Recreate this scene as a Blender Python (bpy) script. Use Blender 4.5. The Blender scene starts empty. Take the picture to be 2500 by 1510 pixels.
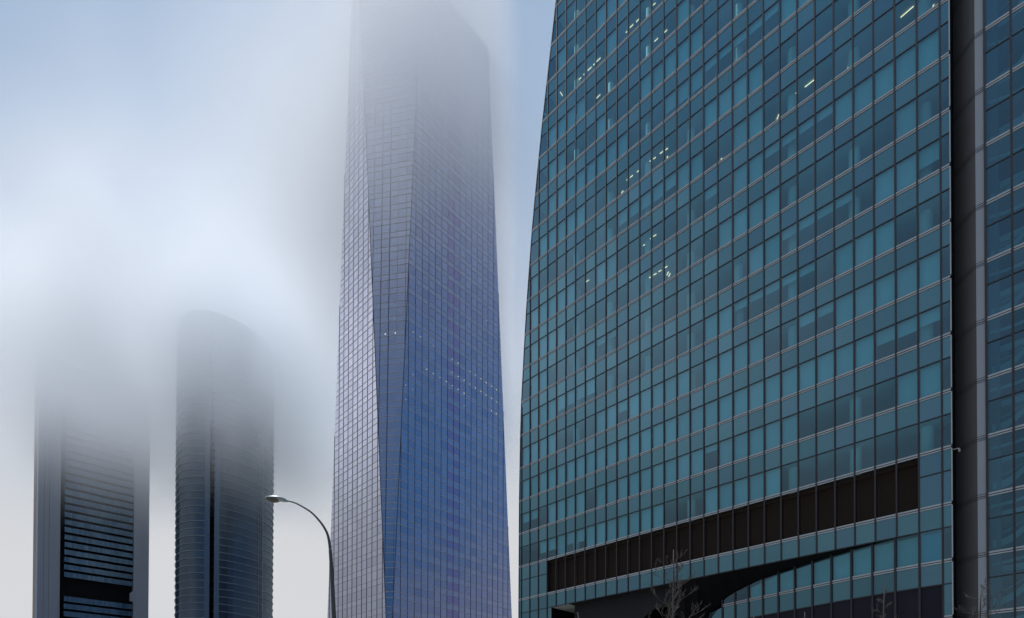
import bpy, math, random
from mathutils import Vector, Matrix
R = math.radians
sc = bpy.context.scene
C = sc.collection
EYE = 1.6

# ------------------------------------------------------------------ camera
cd = bpy.data.cameras.new("camera"); cam = bpy.data.objects.new("camera", cd); C.objects.link(cam)
cd.sensor_width = 36.0; cd.lens = 1382.0 / 2500 * 36
cd.shift_y = (1779.17 - 755) / 2500
cd.clip_start = 0.1; cd.clip_end = 20000
cam.location = (0, 0, EYE)
cam.matrix_world = Matrix.Translation((0, 0, EYE)) @ Matrix.Rotation(R(90) + 0.0106146, 4, 'X') @ Matrix.Rotation(0.0021128, 4, 'Z')
sc.camera = cam

# ------------------------------------------------------------------ world, sun, exposure
SUN_EL, SUN_AZ = R(60), R(-48)          # azimuth measured from the view axis, left is negative
w = bpy.data.worlds.new("World"); sc.world = w; w.use_nodes = True
nt = w.node_tree; nt.nodes.clear()
def wn(t, **k):
    n = nt.nodes.new(t)
    for a, b in k.items(): setattr(n, a, b)
    return n
def wmath(op, a, b=None, c=None, clamp=False):
    n = wn('ShaderNodeMath', operation=op, use_clamp=clamp)
    for i, v in enumerate((a, b, c)):
        if v is None: continue
        if isinstance(v, (int, float)): n.inputs[i].default_value = v
        else: nt.links.new(v, n.inputs[i])
    return n.outputs[0]
def wramp(v, a, b, lo=0.0, hi=1.0):
    n = wn('ShaderNodeMapRange', interpolation_type='SMOOTHSTEP')
    nt.links.new(v, n.inputs[0])
    for i, x in enumerate((a, b, lo, hi)): n.inputs[i + 1].default_value = x
    return n.outputs[0]
def wmix(f, a, b):
    n = wn('ShaderNodeMix', data_type='RGBA')
    for s, v in ((n.inputs[0], f), (n.inputs[6], a), (n.inputs[7], b)):
        if hasattr(v, 'links'): nt.links.new(v, s)
        elif isinstance(v, tuple): s.default_value = v + (1,)
        else: s.default_value = v
    return n.outputs[2]
sky = wn('ShaderNodeTexSky', sky_type='NISHITA', sun_disc=False)
sky.sun_elevation = SUN_EL; sky.sun_rotation = SUN_AZ; sky.air_density = 1.0; sky.dust_density = 1.5
tc = wn('ShaderNodeTexCoord'); sep = wn('ShaderNodeSeparateXYZ'); nt.links.new(tc.outputs['Generated'], sep.inputs[0])
dx, dy, dz = sep.outputs
bg = wn('ShaderNodeBackground'); bg.inputs[1].default_value = 0.1
# veiled sky: pale and milky near the horizon, bluer overhead, brighter on the sun's side, deep blue away from it
noise = wn('ShaderNodeTexNoise'); noise.inputs['Scale'].default_value = 1.5; noise.inputs['Detail'].default_value = 3
noise.inputs['Roughness'].default_value = 0.25
mp = wn('ShaderNodeMapping'); mp.inputs['Scale'].default_value = (1, 1, 1.6); mp.inputs['Location'].default_value = (3.1, 0.4, 1.9)
nt.links.new(tc.outputs['Generated'], mp.inputs[0]); nt.links.new(mp.outputs[0], noise.inputs[0])
nz = wmath('SUBTRACT', noise.outputs[0], 0.5)
front = wmath('ADD', wmath('MULTIPLY', dx, -0.6), wmath('MULTIPLY', dy, 0.8))
el = wmath('ADD', dz, wmath('MULTIPLY', nz, 0.25))
veil = wmix(wramp(el, 0.24, 0.80), (6.9, 6.95, 7.05), (2.9, 4.3, 6.3))
flank = wmath('MULTIPLY', wramp(dx, -0.70, -0.92), wramp(dz, 0.60, 0.15))        # thicker, darker murk low on the left
veil = wmix(wmath('MULTIPLY', flank, 0.72), veil, (1.75, 1.9, 2.4))
high = wmath('MULTIPLY', wramp(dx, -0.66, -0.88), wramp(dz, 0.35, 0.60))         # bright cloud higher on the left
veil = wmix(high, veil, (9.2, 9.4, 10.5))
away = wmix(wramp(wmath('ADD', dz, wmath('MULTIPLY', nz, 0.3)), 0.12, 0.42), (2.4, 2.7, 4.1), (0.75, 2.0, 4.6))
away = wmix(wramp(dz, 0.45, 0.70), away, (1.15, 1.8, 3.7))
cl = wmix(wramp(front, -0.75, 0.35), away, veil)
cl2 = wmix(0.93, sky.outputs[0], cl)
cl2 = wmix(wramp(dz, 0.82, 0.97), cl2, (22.0, 25.0, 29.0))                       # bright overhead patch added out of view to light the low cloud
nt.links.new(cl2, bg.inputs[0])
wo = wn('ShaderNodeOutputWorld'); nt.links.new(bg.outputs[0], wo.inputs[0])

sl = bpy.data.lights.new("sun", 'SUN'); so = bpy.data.objects.new("sun", sl); C.objects.link(so)
sl.energy = 4.3; sl.angle = R(4); sl.color = (1.0, 0.965, 0.91)
sd = Vector((math.sin(SUN_AZ) * math.cos(SUN_EL), math.cos(SUN_AZ) * math.cos(SUN_EL), math.sin(SUN_EL)))
so.rotation_euler = sd.to_track_quat('Z', 'Y').to_euler(); so.location = sd * 200 + Vector((0, 0, 100))
sc.view_settings.view_transform = 'Standard'; sc.view_settings.look = 'None'
sc.view_settings.gamma = 1.0; sc.view_settings.use_curve_mapping = False
sc.view_settings.exposure = 0.0
sc.cycles.max_bounces = 20; sc.cycles.volume_bounces = 16; sc.cycles.transparent_max_bounces = 12
sc.cycles.diffuse_bounces = 3; sc.cycles.glossy_bounces = 4; sc.cycles.transmission_bounces = 4
sc.cycles.caustics_reflective = True; sc.cycles.caustics_refractive = False
sc.cycles.sample_clamp_indirect = 4.0
sc.cycles.volume_step_rate = 1.0; sc.cycles.volume_max_steps = 256

# ------------------------------------------------------------------ material helpers
class NT:
    def __init__(s, name):
        s.m = bpy.data.materials.new(name); s.m.use_nodes = True; s.t = s.m.node_tree; s.t.nodes.clear()
        s.out = s.t.nodes.new('ShaderNodeOutputMaterial')
    def n(s, t, **k):
        x = s.t.nodes.new(t)
        for a, b in k.items(): setattr(x, a, b)
        return x
    def put(s, sock, v):
        if hasattr(v, 'links'): s.t.links.new(v, sock)
        elif isinstance(v, tuple) and len(v) == 3 and sock.type == 'RGBA': sock.default_value = v + (1,)
        else: sock.default_value = v
    def math(s, op, a, b=0.0, clamp=False):
        x = s.n('ShaderNodeMath', operation=op, use_clamp=clamp); s.put(x.inputs[0], a); s.put(x.inputs[1], b); return x.outputs[0]
    def ramp(s, v, a, b, lo=0.0, hi=1.0, smooth=True):
        x = s.n('ShaderNodeMapRange', interpolation_type='SMOOTHSTEP' if smooth else 'LINEAR')
        for i, q in enumerate((v, a, b, lo, hi)): s.put(x.inputs[i], q)
        return x.outputs[0]
    def mix(s, f, a, b):
        x = s.n('ShaderNodeMix', data_type='RGBA'); s.put(x.inputs[0], f); s.put(x.inputs[6], a); s.put(x.inputs[7], b); return x.outputs[2]
    def noise(s, scale, detail=3, vec=None, stretch=None, rough=0.5):
        x = s.n('ShaderNodeTexNoise'); x.inputs['Scale'].default_value = scale; x.inputs['Detail'].default_value = detail
        x.inputs['Roughness'].default_value = rough
        g = s.n('ShaderNodeNewGeometry').outputs['Position'] if vec is None else vec
        if stretch:
            m = s.n('ShaderNodeMapping'); m.inputs['Scale'].default_value = stretch; s.put(m.inputs[0], g); g = m.outputs[0]
        s.put(x.inputs[0], g); return x.outputs[0]
    def attr(s, name='pane'):
        x = s.n('ShaderNodeAttribute', attribute_name=name); y = s.n('ShaderNodeSeparateColor'); s.put(y.inputs[0], x.outputs['Color']); return y.outputs
    def bsdf(s, **k):
        x = s.n('ShaderNodeBsdfPrincipled')
        for a, b in k.items(): s.put(x.inputs[a.replace('_', ' ')], b)
        return x.outputs[0]
    def done(s, sh):
        s.t.links.new(sh, s.out.inputs['Surface']); return s.m

def plain(name, col, rough=0.6, var=0.15, scale=0.6, metal=0.0, stretch=None, bump=0.0, spec=0.35):
    t = NT(name); n = t.noise(scale, 5, stretch=stretch, rough=0.6)
    c2 = tuple(c * (1 - var) for c in col); c3 = tuple(min(1, c * (1 + var)) for c in col)
    b = t.n('ShaderNodeBsdfPrincipled'); t.put(b.inputs['Base Color'], t.mix(n, c2, c3))
    t.put(b.inputs['Roughness'], t.ramp(n, 0.2, 0.8, rough * 0.85, min(1, rough * 1.15), False)); b.inputs['Metallic'].default_value = metal; b.inputs['Specular IOR Level'].default_value = spec
    if bump:
        bp = t.n('ShaderNodeBump'); bp.inputs['Strength'].default_value = bump; t.put(bp.inputs['Height'], n); t.t.links.new(bp.outputs[0], b.inputs['Normal'])
    return t.done(b.outputs[0])

def wavy(t, amt, scale):
    """gently uneven float glass: a weak bump, tilted a little differently on every pane"""
    at = t.attr()
    nz = t.noise(scale, 2)
    bp = t.n('ShaderNodeBump'); bp.inputs['Strength'].default_value = amt; bp.inputs['Distance'].default_value = 0.05
    t.put(bp.inputs['Height'], nz)
    geo = bp.outputs[0]
    cb = t.n('ShaderNodeCombineXYZ')
    for i in range(3): t.put(cb.inputs[i], t.math('MULTIPLY', t.math('SUBTRACT', at[i], 0.5), 0.028))
    ad = t.n('ShaderNodeVectorMath', operation='ADD'); t.put(ad.inputs[0], geo); t.put(ad.inputs[1], cb.outputs[0])
    no = t.n('ShaderNodeVectorMath', operation='NORMALIZE'); t.put(no.inputs[0], ad.outputs[0])
    return at, no.outputs[0]

def clear_glass(name, tint, refl, r0, r1):
    """tinted vision glass: see-through with a coated, mirror-like outer face"""
    t = NT(name); at, nm = wavy(t, 0.10, 0.5)
    tr = t.n('ShaderNodeBsdfTransparent')
    dark = tuple(c * 0.86 for c in tint)
    t.put(tr.inputs[0], t.mix(at[0], dark, tint))
    gl = t.n('ShaderNodeBsdfGlossy'); gl.inputs['Roughness'].default_value = 0.02; t.put(gl.inputs['Color'], refl); t.put(gl.inputs['Normal'], nm)
    fr = t.n('ShaderNodeLayerWeight'); fr.inputs['Blend'].default_value = 0.35
    f = t.ramp(fr.outputs['Facing'], 0.0, 1.0, r0, r1, False)
    f = t.math('MULTIPLY', f, t.ramp(at[1], 0, 1, 0.88, 1.12, False))
    mx = t.n('ShaderNodeMixShader'); t.put(mx.inputs[0], f); t.put(mx.inputs[1], tr.outputs[0]); t.put(mx.inputs[2], gl.outputs[0])
    return t.done(mx.outputs[0])

def coated_panel(name, cols, refl, r0, r1, rough=0.04, amt=0.10, var=0.1):
    """opaque back-painted or strongly coated glass; cols = 3 body colours picked per pane"""
    t = NT(name); at, nm = wavy(t, amt, 0.35)
    a = t.mix(t.ramp(at[0], 0.15, 0.85), cols[0], cols[1]); a = t.mix(t.ramp(at[2], 0.80, 0.84), a, cols[2])
    di = t.n('ShaderNodeBsdfDiffuse'); t.put(di.inputs[0], a)
    gl = t.n('ShaderNodeBsdfGlossy'); gl.inputs['Roughness'].default_value = rough; t.put(gl.inputs['Normal'], nm)
    rt = t.mix(at[0], tuple(c * 0.93 for c in refl), refl) if not isinstance(refl, list) else t.mix(t.ramp(at[2], 0.80, 0.84), t.mix(at[0], refl[0], refl[1]), refl[2])
    t.put(gl.inputs['Color'], rt)
    fr = t.n('ShaderNodeLayerWeight'); fr.inputs['Blend'].default_value = 0.35
    f = t.ramp(fr.outputs['Facing'], 0.0, 1.0, r0, r1, False)
    f = t.math('MULTIPLY', f, t.ramp(at[1], 0, 1, 1 - var, 1 + var, False))
    mx = t.n('ShaderNodeMixShader'); t.put(mx.inputs[0], f); t.put(mx.inputs[1], di.outputs[0]); t.put(mx.inputs[2], gl.outputs[0])
    return t.done(mx.outputs[0])

def lamp_mat(name, col, s):
    t = NT(name); e = t.n('ShaderNodeEmission'); t.put(e.inputs[0], col); e.inputs[1].default_value = s; return t.done(e.outputs[0])

M = {}
M['vision'] = clear_glass('vision_glass', (0.40, 0.78, 0.86), (0.48, 0.82, 1.0), 0.10, 0.42)
M['spandrel'] = coated_panel('spandrel_glass', [(0.026, 0.070, 0.080), (0.036, 0.092, 0.100), (0.030, 0.062, 0.085)], (0.44, 0.84, 1.0), 0.14, 0.44)
M['mullion'] = plain('dark_aluminium', (0.022, 0.021, 0.024), 0.45, 0.2, 3)
M['band'] = plain('grey_aluminium_trim', (0.34, 0.37, 0.38), 0.5, 0.1, 1.5)
M['louvre'] = plain('brown_black_louvre', (0.026, 0.018, 0.013), 0.7, 0.25, 0.5, spec=0.1)
M['navy'] = plain('navy_louvre', (0.011, 0.011, 0.019), 0.5, 0.2, 0.5, spec=0.15)
M['strip'] = plain('pale_cladding', (0.25, 0.275, 0.30), 0.55, 0.05, 0.4)
M['clad'] = plain('grey_cladding', (0.062, 0.063, 0.065), 0.55, 0.07, 0.4)
M['slab'] = plain('ceiling_white', (0.45, 0.46, 0.46), 0.8, 0.05, 0.3)
M['core'] = plain('office_interior_wall', (0.10, 0.11, 0.12), 0.8, 0.3, 0.3)
M['blind'] = plain('roller_blind', (0.46, 0.50, 0.49), 0.85, 0.08, 0.6)
M['column'] = plain('plastered_column', (0.66, 0.68, 0.66), 0.7, 0.05, 0.6)
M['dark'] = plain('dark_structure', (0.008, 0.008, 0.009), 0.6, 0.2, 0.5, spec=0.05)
M['ramp'] = plain('pale_reflection', (0.20, 0.24, 0.24), 0.8, 0.08, 0.5)  # pale tone of the reflections modelled as curved strips behind the wing glass
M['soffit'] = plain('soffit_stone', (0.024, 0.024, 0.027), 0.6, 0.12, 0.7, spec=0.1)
M['tube'] = lamp_mat('lit_tube', (1.0, 0.60, 0.34), 3.0)
M['spot'] = lamp_mat('lit_downlight', (0.95, 1.0, 0.88), 0.75)
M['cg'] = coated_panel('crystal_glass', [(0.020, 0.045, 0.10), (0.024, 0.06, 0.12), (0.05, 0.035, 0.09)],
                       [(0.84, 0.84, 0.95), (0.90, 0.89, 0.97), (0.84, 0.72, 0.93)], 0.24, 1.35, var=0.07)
M['cline'] = plain('beige_grey_trim', (0.42, 0.40, 0.36), 0.5, 0.15, 1.0)
M['cmull'] = plain('blue_black_mullion', (0.05, 0.058, 0.09), 0.4, 0.15, 1.0)
M['pg'] = coated_panel('smoked_glass', [(0.020, 0.035, 0.05), (0.026, 0.046, 0.062), (0.018, 0.026, 0.038)], (0.50, 0.60, 0.70), 0.08, 0.24)
M['pg2'] = coated_panel('smooth_blue_panel', [(0.035, 0.065, 0.09), (0.04, 0.07, 0.095), (0.035, 0.06, 0.085)], (0.6, 0.7, 0.8), 0.10, 0.30, rough=0.15)
M['pring'] = plain('light_metal_fin', (0.17, 0.21, 0.235), 0.4, 0.1, 0.5)
M['concrete'] = plain('grey_metal_cladding', (0.21, 0.235, 0.275), 0.55, 0.10, 0.35, stretch=(1, 1, 0.08))
M['bronze'] = plain('brown_edge_cladding', (0.17, 0.15, 0.135), 0.6, 0.1, 0.3)
M['pale'] = plain('pale_edge_trim', (0.42, 0.50, 0.56), 0.5, 0.08, 0.3)
M['og'] = coated_panel('office_glass', [(0.03, 0.06, 0.10), (0.035, 0.085, 0.13), (0.02, 0.05, 0.09)], (0.50, 0.72, 0.9), 0.09, 0.34)
M['ground'] = plain('paving', (0.20, 0.20, 0.19), 0.85, 0.2, 0.8)
M['asphalt'] = plain('asphalt', (0.05, 0.05, 0.052), 0.9, 0.2, 2.0)
M['paint'] = plain('road_paint', (0.75, 0.75, 0.73), 0.7, 0.1, 3.0)
M['kerb'] = plain('granite_kerb', (0.32, 0.32, 0.31), 0.8, 0.15, 3.0)
M['pole'] = plain('painted_steel', (0.055, 0.055, 0.052), 0.45, 0.2, 3.0)
M['lamphead'] = plain('lamp_housing', (0.22, 0.27, 0.27), 0.35, 0.1, 4.0)
M['lens'] = plain('lamp_bowl', (0.075, 0.065, 0.055), 0.15, 0.2, 9.0)
M['bark'] = plain('grey_bark', (0.060, 0.053, 0.048), 0.9, 0.3, 14.0, bump=0.3)
M['soil'] = plain('soil', (0.06, 0.045, 0.035), 0.95, 0.3, 8.0)
M['camera'] = plain('white_plastic', (0.22, 0.22, 0.22), 0.5, 0.05, 8.0)

# ------------------------------------------------------------------ mesh builder
class MB:
    def __init__(s): s.v = []; s.f = []; s.c = []
    def quad(s, pts, col=None):
        b = len(s.v); s.v += [tuple(p) for p in pts]; s.f.append(tuple(range(b, b + len(pts)))); s.c.append(col or (0.5, 0.5, 0.5))
    def hull8(s, p, col=None):
        """p = 4 bottom + 4 top points"""
        b = len(s.v); s.v += [tuple(q) for q in p]
        for q in ((3, 2, 1, 0), (4, 5, 6, 7), (0, 1, 5, 4), (1, 2, 6, 5), (2, 3, 7, 6), (3, 0, 4, 7)):
            s.f.append(tuple(b + i for i in q)); s.c.append(col or (0.5, 0.5, 0.5))
    def box(s, o, a, b, c, col=None):
        """corner o, edge vectors a, b, c"""
        o, a, b, c = map(Vector, (o, a, b, c))
        s.hull8([o, o + a, o + a + b, o + b, o + c, o + a + c, o + a + b + c, o + b + c], col)
    def tube(s, pts, rad, n=8, caps=True):
        pts = [Vector(p) for p in pts]; rings = []
        up = Vector((0, 0, 1)); prev = None
        for i, p in enumerate(pts):
            t = (pts[min(i + 1, len(pts) - 1)] - pts[max(i - 1, 0)]).normalized()
            if prev is None:
                x = t.cross(Vector((0.31, 0.93, 0.13))); x.normalize()
            else:
                x = prev - t * prev.dot(t); x.normalize()
            prev = x; y = t.cross(x); r = rad[i] if isinstance(rad, (list, tuple)) else rad
            b = len(s.v)
            for k in range(n):
                a = 2 * math.pi * k / n; s.v.append(tuple(p + (x * math.cos(a) + y * math.sin(a)) * r))
            rings.append(b)
        for i in range(len(rings) - 1):
            for k in range(n):
                a, b = rings[i], rings[i + 1]; k2 = (k + 1) % n
                s.f.append((a + k, a + k2, b + k2, b + k)); s.c.append((0.5,) * 3)
        if caps:
            s.f.append(tuple(rings[0] + k for k in reversed(range(n)))); s.c.append((0.5,) * 3)
            s.f.append(tuple(rings[-1] + k for k in range(n))); s.c.append((0.5,) * 3)
    def build(s, name, mat, parent=None, smooth=False):
        me = bpy.data.meshes.new(name); me.from_pydata(s.v, [], s.f); me.materials.append(mat)
        a = me.color_attributes.new('pane', 'FLOAT_COLOR', 'CORNER')
        i = 0
        for p, c in zip(me.polygons, s.c):
            for _ in p.vertices: a.data[i].color = (c[0], c[1], c[2], 1); i += 1
            p.use_smooth = smooth
        o = bpy.data.objects.new(name, me); C.objects.link(o)
        if parent: o.parent = parent; o.matrix_parent_inverse = Matrix.Translation(-parent.location)
        return o

def thing(name, label, cat, loc=(0, 0, 0), group=None):
    o = bpy.data.objects.new(name, None); C.objects.link(o); o.location = loc; o.empty_display_size = 1
    o['label'] = label; o['category'] = cat
    if group: o['group'] = group
    return o
rnd = random.Random(7)
def rc(r=rnd): return (r.random(), r.random(), r.random())

def split_build(cells, name, mat, parent, most=100, depth=None):
    """cells: list of (size, [quads with colours]); the largest as single parts, the rest as one stuff part"""
    cells.sort(key=lambda c: -c[0])
    for _, qs in cells[:most]:
        m = MB()
        for q, col in qs: m.quad(q, col)
        m.build(name, mat, parent)
    if cells[most:]:
        m = MB()
        for _, qs in cells[most:]:
            for q, col in qs: m.quad(q, col)
        o = m.build(name, mat, parent); o['kind'] = 'stuff'

# ================================================================== 1. TEAL OFFICE TOWER (right)
WP, PHI, BW = Vector((30.5118, 39.9881, 0)), 0.8025231, 1.362436
WD = Vector((-math.sin(PHI), math.cos(PHI), 0)); WN = Vector((math.cos(PHI), math.sin(PHI), 0))   # along the wall (to the left), inwards
H0 = 52.3186 + EYE
def wp(u, d, z):
    return WP + WD * ((28 - u) * BW) + WN * d + Vector((0, 0, z))
def band_z(k): return H0 - 4.0 * k
LEFT = [(3.9, 101), (2.9, 93.4), (1.917, 86.71), (1.371, 82.01), (0.894, 78.16), (0.41, 74.08), (0.002, 70.21), (-0.41, 66.13), (-0.788, 62.07), (-1.095, 57.98),
        (-1.38, 53.97), (-1.571, 50.86), (-1.831, 45.99), (-2.04, 41.92), (-2.15, 37.89), (-2.274, 29.83), (-2.283, 25.88), (-2.311, 17.88), (-2.311, 0)]
LEFT = LEFT[::-1]; LEFT = [(u, z) for u, z in LEFT]
def ul(z):
    if z >= LEFT[-1][1]: z = LEFT[-1][1]
    for (u0, z0), (u1, z1) in zip(LEFT, LEFT[1:]):
        if z0 <= z <= z1: return u0 + (u1 - u0) * (z - z0) / (z1 - z0)
    return LEFT[0][0]
RE = 28.38           # right end of the main facade
TOPZ = band_z(-11) + 1.2
SPH = 1.62           # spandrel height under a band
FACB = band_z(9) - SPH - 0.02        # bottom of the facade over the entrance: 16.34
root = thing('office_tower', 'teal glass office tower filling the right side, its foot cut away over a dark entrance', 'tower', tuple(wp(13, 10, 0)))
def fl_d(x): return x

vis, spn = [], []
def visible_size(u, z):
    p = wp(u, 0, z); return 1.0 / (p.y ** 2)
def add_cell(lst, u0, u1, z0, z1, d, lim=True, slotz=None):
    a0 = max(u0, ul(z0)) if lim else u0; a1 = max(u0, ul(z1)) if lim else u0
    if a1 >= u1 - 0.02 or a0 >= u1 - 0.02: return
    q = [wp(a0, d, z0), wp(u1, d, z0), wp(u1, d, z1), wp(a1, d, z1)]
    lst.append((visible_size((u0 + u1) / 2, (z0 + z1) / 2) * (u1 - a0), [(q, rc())]))
edges = list(range(-3, 29)) + [RE]
HB = 0.13
for k in range(-11, 10):
    zt, zb = band_z(k), band_z(k + 1)
    for u0, u1 in zip(edges, edges[1:]):
        if k < 8:
            add_cell(spn, u0, u1, zt - SPH, zt - HB, 0.0); add_cell(vis, u0, u1, zb + HB, zt - SPH, 0.0)
        elif k == 8:
            if u0 < 1 or u0 >= 27: add_cell(spn, u0, u1, zt - SPH, zt - HB, 0.0); add_cell(spn, u0, u1, zb + HB, zt - SPH, 0.0)
        else:
            add_cell(spn, u0, u1, zt - SPH, zt - HB, 0.0)
            if u0 < 1 or u0 >= 27: add_cell(vis if u0 >= 27 else spn, u0, min(u1, 1.376) if u0 < 2 else u1, zb + HB, zt - SPH, 0.0)
# small pane between u=1 and the pier edge
add_cell(spn, 1, 1.376, band_z(10) + HB, band_z(9) - SPH, 0.0)
for k in (10, 11, 12):
    zt, zb = band_z(k), max(0, band_z(k + 1))
    for u0, u1 in [(-3, -2), (-2, -1), (-1, 0), (0, 1), (1, 1.376), (28, RE)]:
        add_cell(spn, u0, u1, zt - SPH, zt - HB, 0.0); add_cell(spn, u0, u1, zb + HB, zt - SPH, 0.0)
# right wing, in the same plane beyond the slot
wing_edges = [29.79, 30.79, 31.79, 32.79, 33.79, 34.79]
for k in range(-11, 13):
    zt, zb = band_z(k), max(0, band_z(k + 1))
    for u0, u1 in zip(wing_edges, wing_edges[1:]):
        add_cell(vis, u0, u1, zt - SPH, zt - HB, 0.0, False); add_cell(vis, u0, u1, zb + HB, zt - SPH, 0.0, False)
split_build(vis, 'window', M['vision'], root)
split_build(spn, 'spandrel_panel', M['spandrel'], root)

# mullions: slim dark fins in front of the glass
for u in list(range(-2, 29)):
    m = MB()
    ztop = TOPZ
    for zz in [z / 2 for z in range(0, 220)]:
        if ul(zz) > u - 0.06: ztop = zz; break
    bottom = 0.0 if (u <= 1 or u == 28) else FACB
    if u == 27: bottom = FACB
    m.box(wp(u - 0.04, -0.085, bottom), WD * (-0.08 * BW), WN * 0.14, (0, 0, ztop - bottom - 0.05))
    m.build('mullion', M['mullion'], root)
for u in wing_edges[:-1]:
    m = MB(); m.box(wp(u - 0.045, -0.085, 0), WD * (-0.09 * BW), WN * 0.14, (0, 0, TOPZ)); m.build('mullion', M['mullion'], root)
# transoms and the double grey floor bands
def barz(m, u0, u1, z0, z1, d0, d1):
    m.box(wp(u0, d0, z0), WD * (-(u1 - u0) * BW), WN * (d1 - d0), (0, 0, z1 - z0))
for k in range(-11, 13):
    z = band_z(k); u0 = ul(z)
    def bar(name, mat, a, b, z0, z1, d0):
        m = MB(); barz(m, a, b, z0, z1, d0, 0.03); m.build(name, mat, root)
    for a, b in ([(u0, RE)] if k <= 9 else [(u0, 1.376), (28.0, RE)]) + [(29.79, 34.8)]:
        bar('floor_band', M['band'], a, b, z + 0.03, z + 0.145, -0.06)
        bar('floor_band', M['band'], a, b, z - 0.115, z - 0.03, -0.05)
        bar('shadow_gap', M['mullion'], a, b, z - 0.03, z + 0.03, -0.03)
    zz = z - SPH
    if k == 8: rr = [(ul(zz), 1), (27, RE)]
    elif k <= 9: rr = [(ul(zz), RE)]
    else: rr = [(ul(zz), 1.376), (28, RE)]
    for a, b in rr + [(29.79, 34.8)]: bar('transom', M['mullion'], a, b, zz - 0.04, zz + 0.04, -0.04)
m = MB(); zz = [0.0] + [z for u, z in LEFT[1:]]
for z0_, z1_ in zip(zz, zz[1:]):
    if z0_ >= TOPZ: break
    a_, b_ = ul(z0_), ul(z1_)
    m.hull8([wp(a_ - 0.03, -0.06, z0_), wp(a_ + 0.02, -0.06, z0_), wp(a_ + 0.02, 0.04, z0_), wp(a_ - 0.03, 0.04, z0_), wp(b_ - 0.03, -0.06, z1_), wp(b_ + 0.02, -0.06, z1_), wp(b_ + 0.02, 0.04, z1_), wp(b_ - 0.03, 0.04, z1_)])
m.build('corner_trim', M['mullion'], root)
# grey edge trim up the right corner of the main face
m = MB()
for k in range(-11, 13):
    m.box(wp(RE, -0.13, band_z(k + 1) + 0.16 if k < 12 else 0), WD * (-0.05 * BW), WN * 0.2, (0, 0, 4 - 0.30 if k < 12 else band_z(k) - 0.15))
m.build('edge_trim', M['band'], root)
m = MB(); m.box(wp(RE + 0.05, -0.10, 0), WD * (-0.03), WN * 5.0, (0, 0, TOPZ)); m.build('slot_side', M['dark'], root)

# the slot: splayed cladding that runs from a bright flat strip back into the dark
SU = 29.415
m = MB(); dd = 6.0; uu = SU - 1.95
N = 14
prof = []
for i in range(N + 1):
    t = i / N; prof.append((SU - 2.6 * t * 1.0, 3.4 * (t ** 1.06)))
for (ua, da), (ub, db) in zip(prof, prof[1:]):
    m.quad([wp(ua, da, 0), wp(ub, db, 0), wp(ub, db, TOPZ), wp(ua, da, TOPZ)][::-1])
o = m.build('curved_cladding', M['clad'], root, True)
m = MB(); m.box(wp(SU, 0.0, 0), WD * (-(29.76 - SU) * BW), WN * 0.5, (0, 0, TOPZ)); m.build('flat_cladding_strip', M['strip'], root)
for k in range(-11, 13):
    z = band_z(k)
    m = MB()
    for dz0, dz1 in ((0.13, 0.16), (-0.035, 0.01), (-0.15, -0.12)):
        m.box(wp(SU, -0.012, z + dz0), WD * (-(29.76 - SU) * BW), WN * 0.012, (0, 0, dz1 - dz0))
        for (ua, da), (ub, db) in zip(prof, prof[1:]):
            m.quad([wp(ub, db - 0.02, z + dz0), wp(ua, da - 0.02, z + dz0), wp(ua, da - 0.02, z + dz1), wp(ub, db - 0.02, z + dz1)])
    m.build('cladding_joint', M['mullion'], root)
# a small camera on a bracket in the slot
m = MB(); p = wp(28.46, -0.14, 21.62)
m.tube([p, p + WD * (-0.28), p + WD * (-0.34) + Vector((0, 0, -0.06))], 0.03, 6); m.tube([p + WD * (-0.34) + Vector((0, 0, -0.02)), p + WD * (-0.36) + Vector((0, 0, -0.26))], 0.06, 8)
m.build('security_camera', M['camera'], root)

# ventilation opening: dark louvre band two panes above the entrance
z0, z1 = band_z(9) + 0.15, band_z(8) - 0.13
for i in range(1, 27):
    m = MB(); n = 16
    m.quad([wp(i, 0.55, z0), wp(i + 1, 0.55, z0), wp(i + 1, 0.55, z1), wp(i, 0.55, z1)])
    for j in range(n):
        zz = z0 + (z1 - z0) * (j + 0.1) / n
        m.quad([wp(i + 0.04, 0.42, zz), wp(i + 0.96, 0.42, zz), wp(i + 0.96, 0.436, zz + 0.20), wp(i + 0.04, 0.436, zz + 0.20)])
    m.build('louvre_panel', M['louvre'], root)
m = MB(); m.box(wp(1.01, 0.30, z1 - 0.30), WD * (-25.98 * BW), WN * 0.3, (0, 0, 0.34)); m.build('louvre_head', M['louvre'], root)
m = MB(); m.box(wp(1.0, 0.0, z0 - 0.1), WD * (-0.02), WN * 0.55, (0, 0, z1 - z0 + 0.2)); m.box(wp(26.98, 0.0, z0 - 0.1), WD * (-0.02), WN * 0.55, (0, 0, z1 - z0 + 0.2))
m.build('louvre_jamb', M['mullion'], root)

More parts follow.
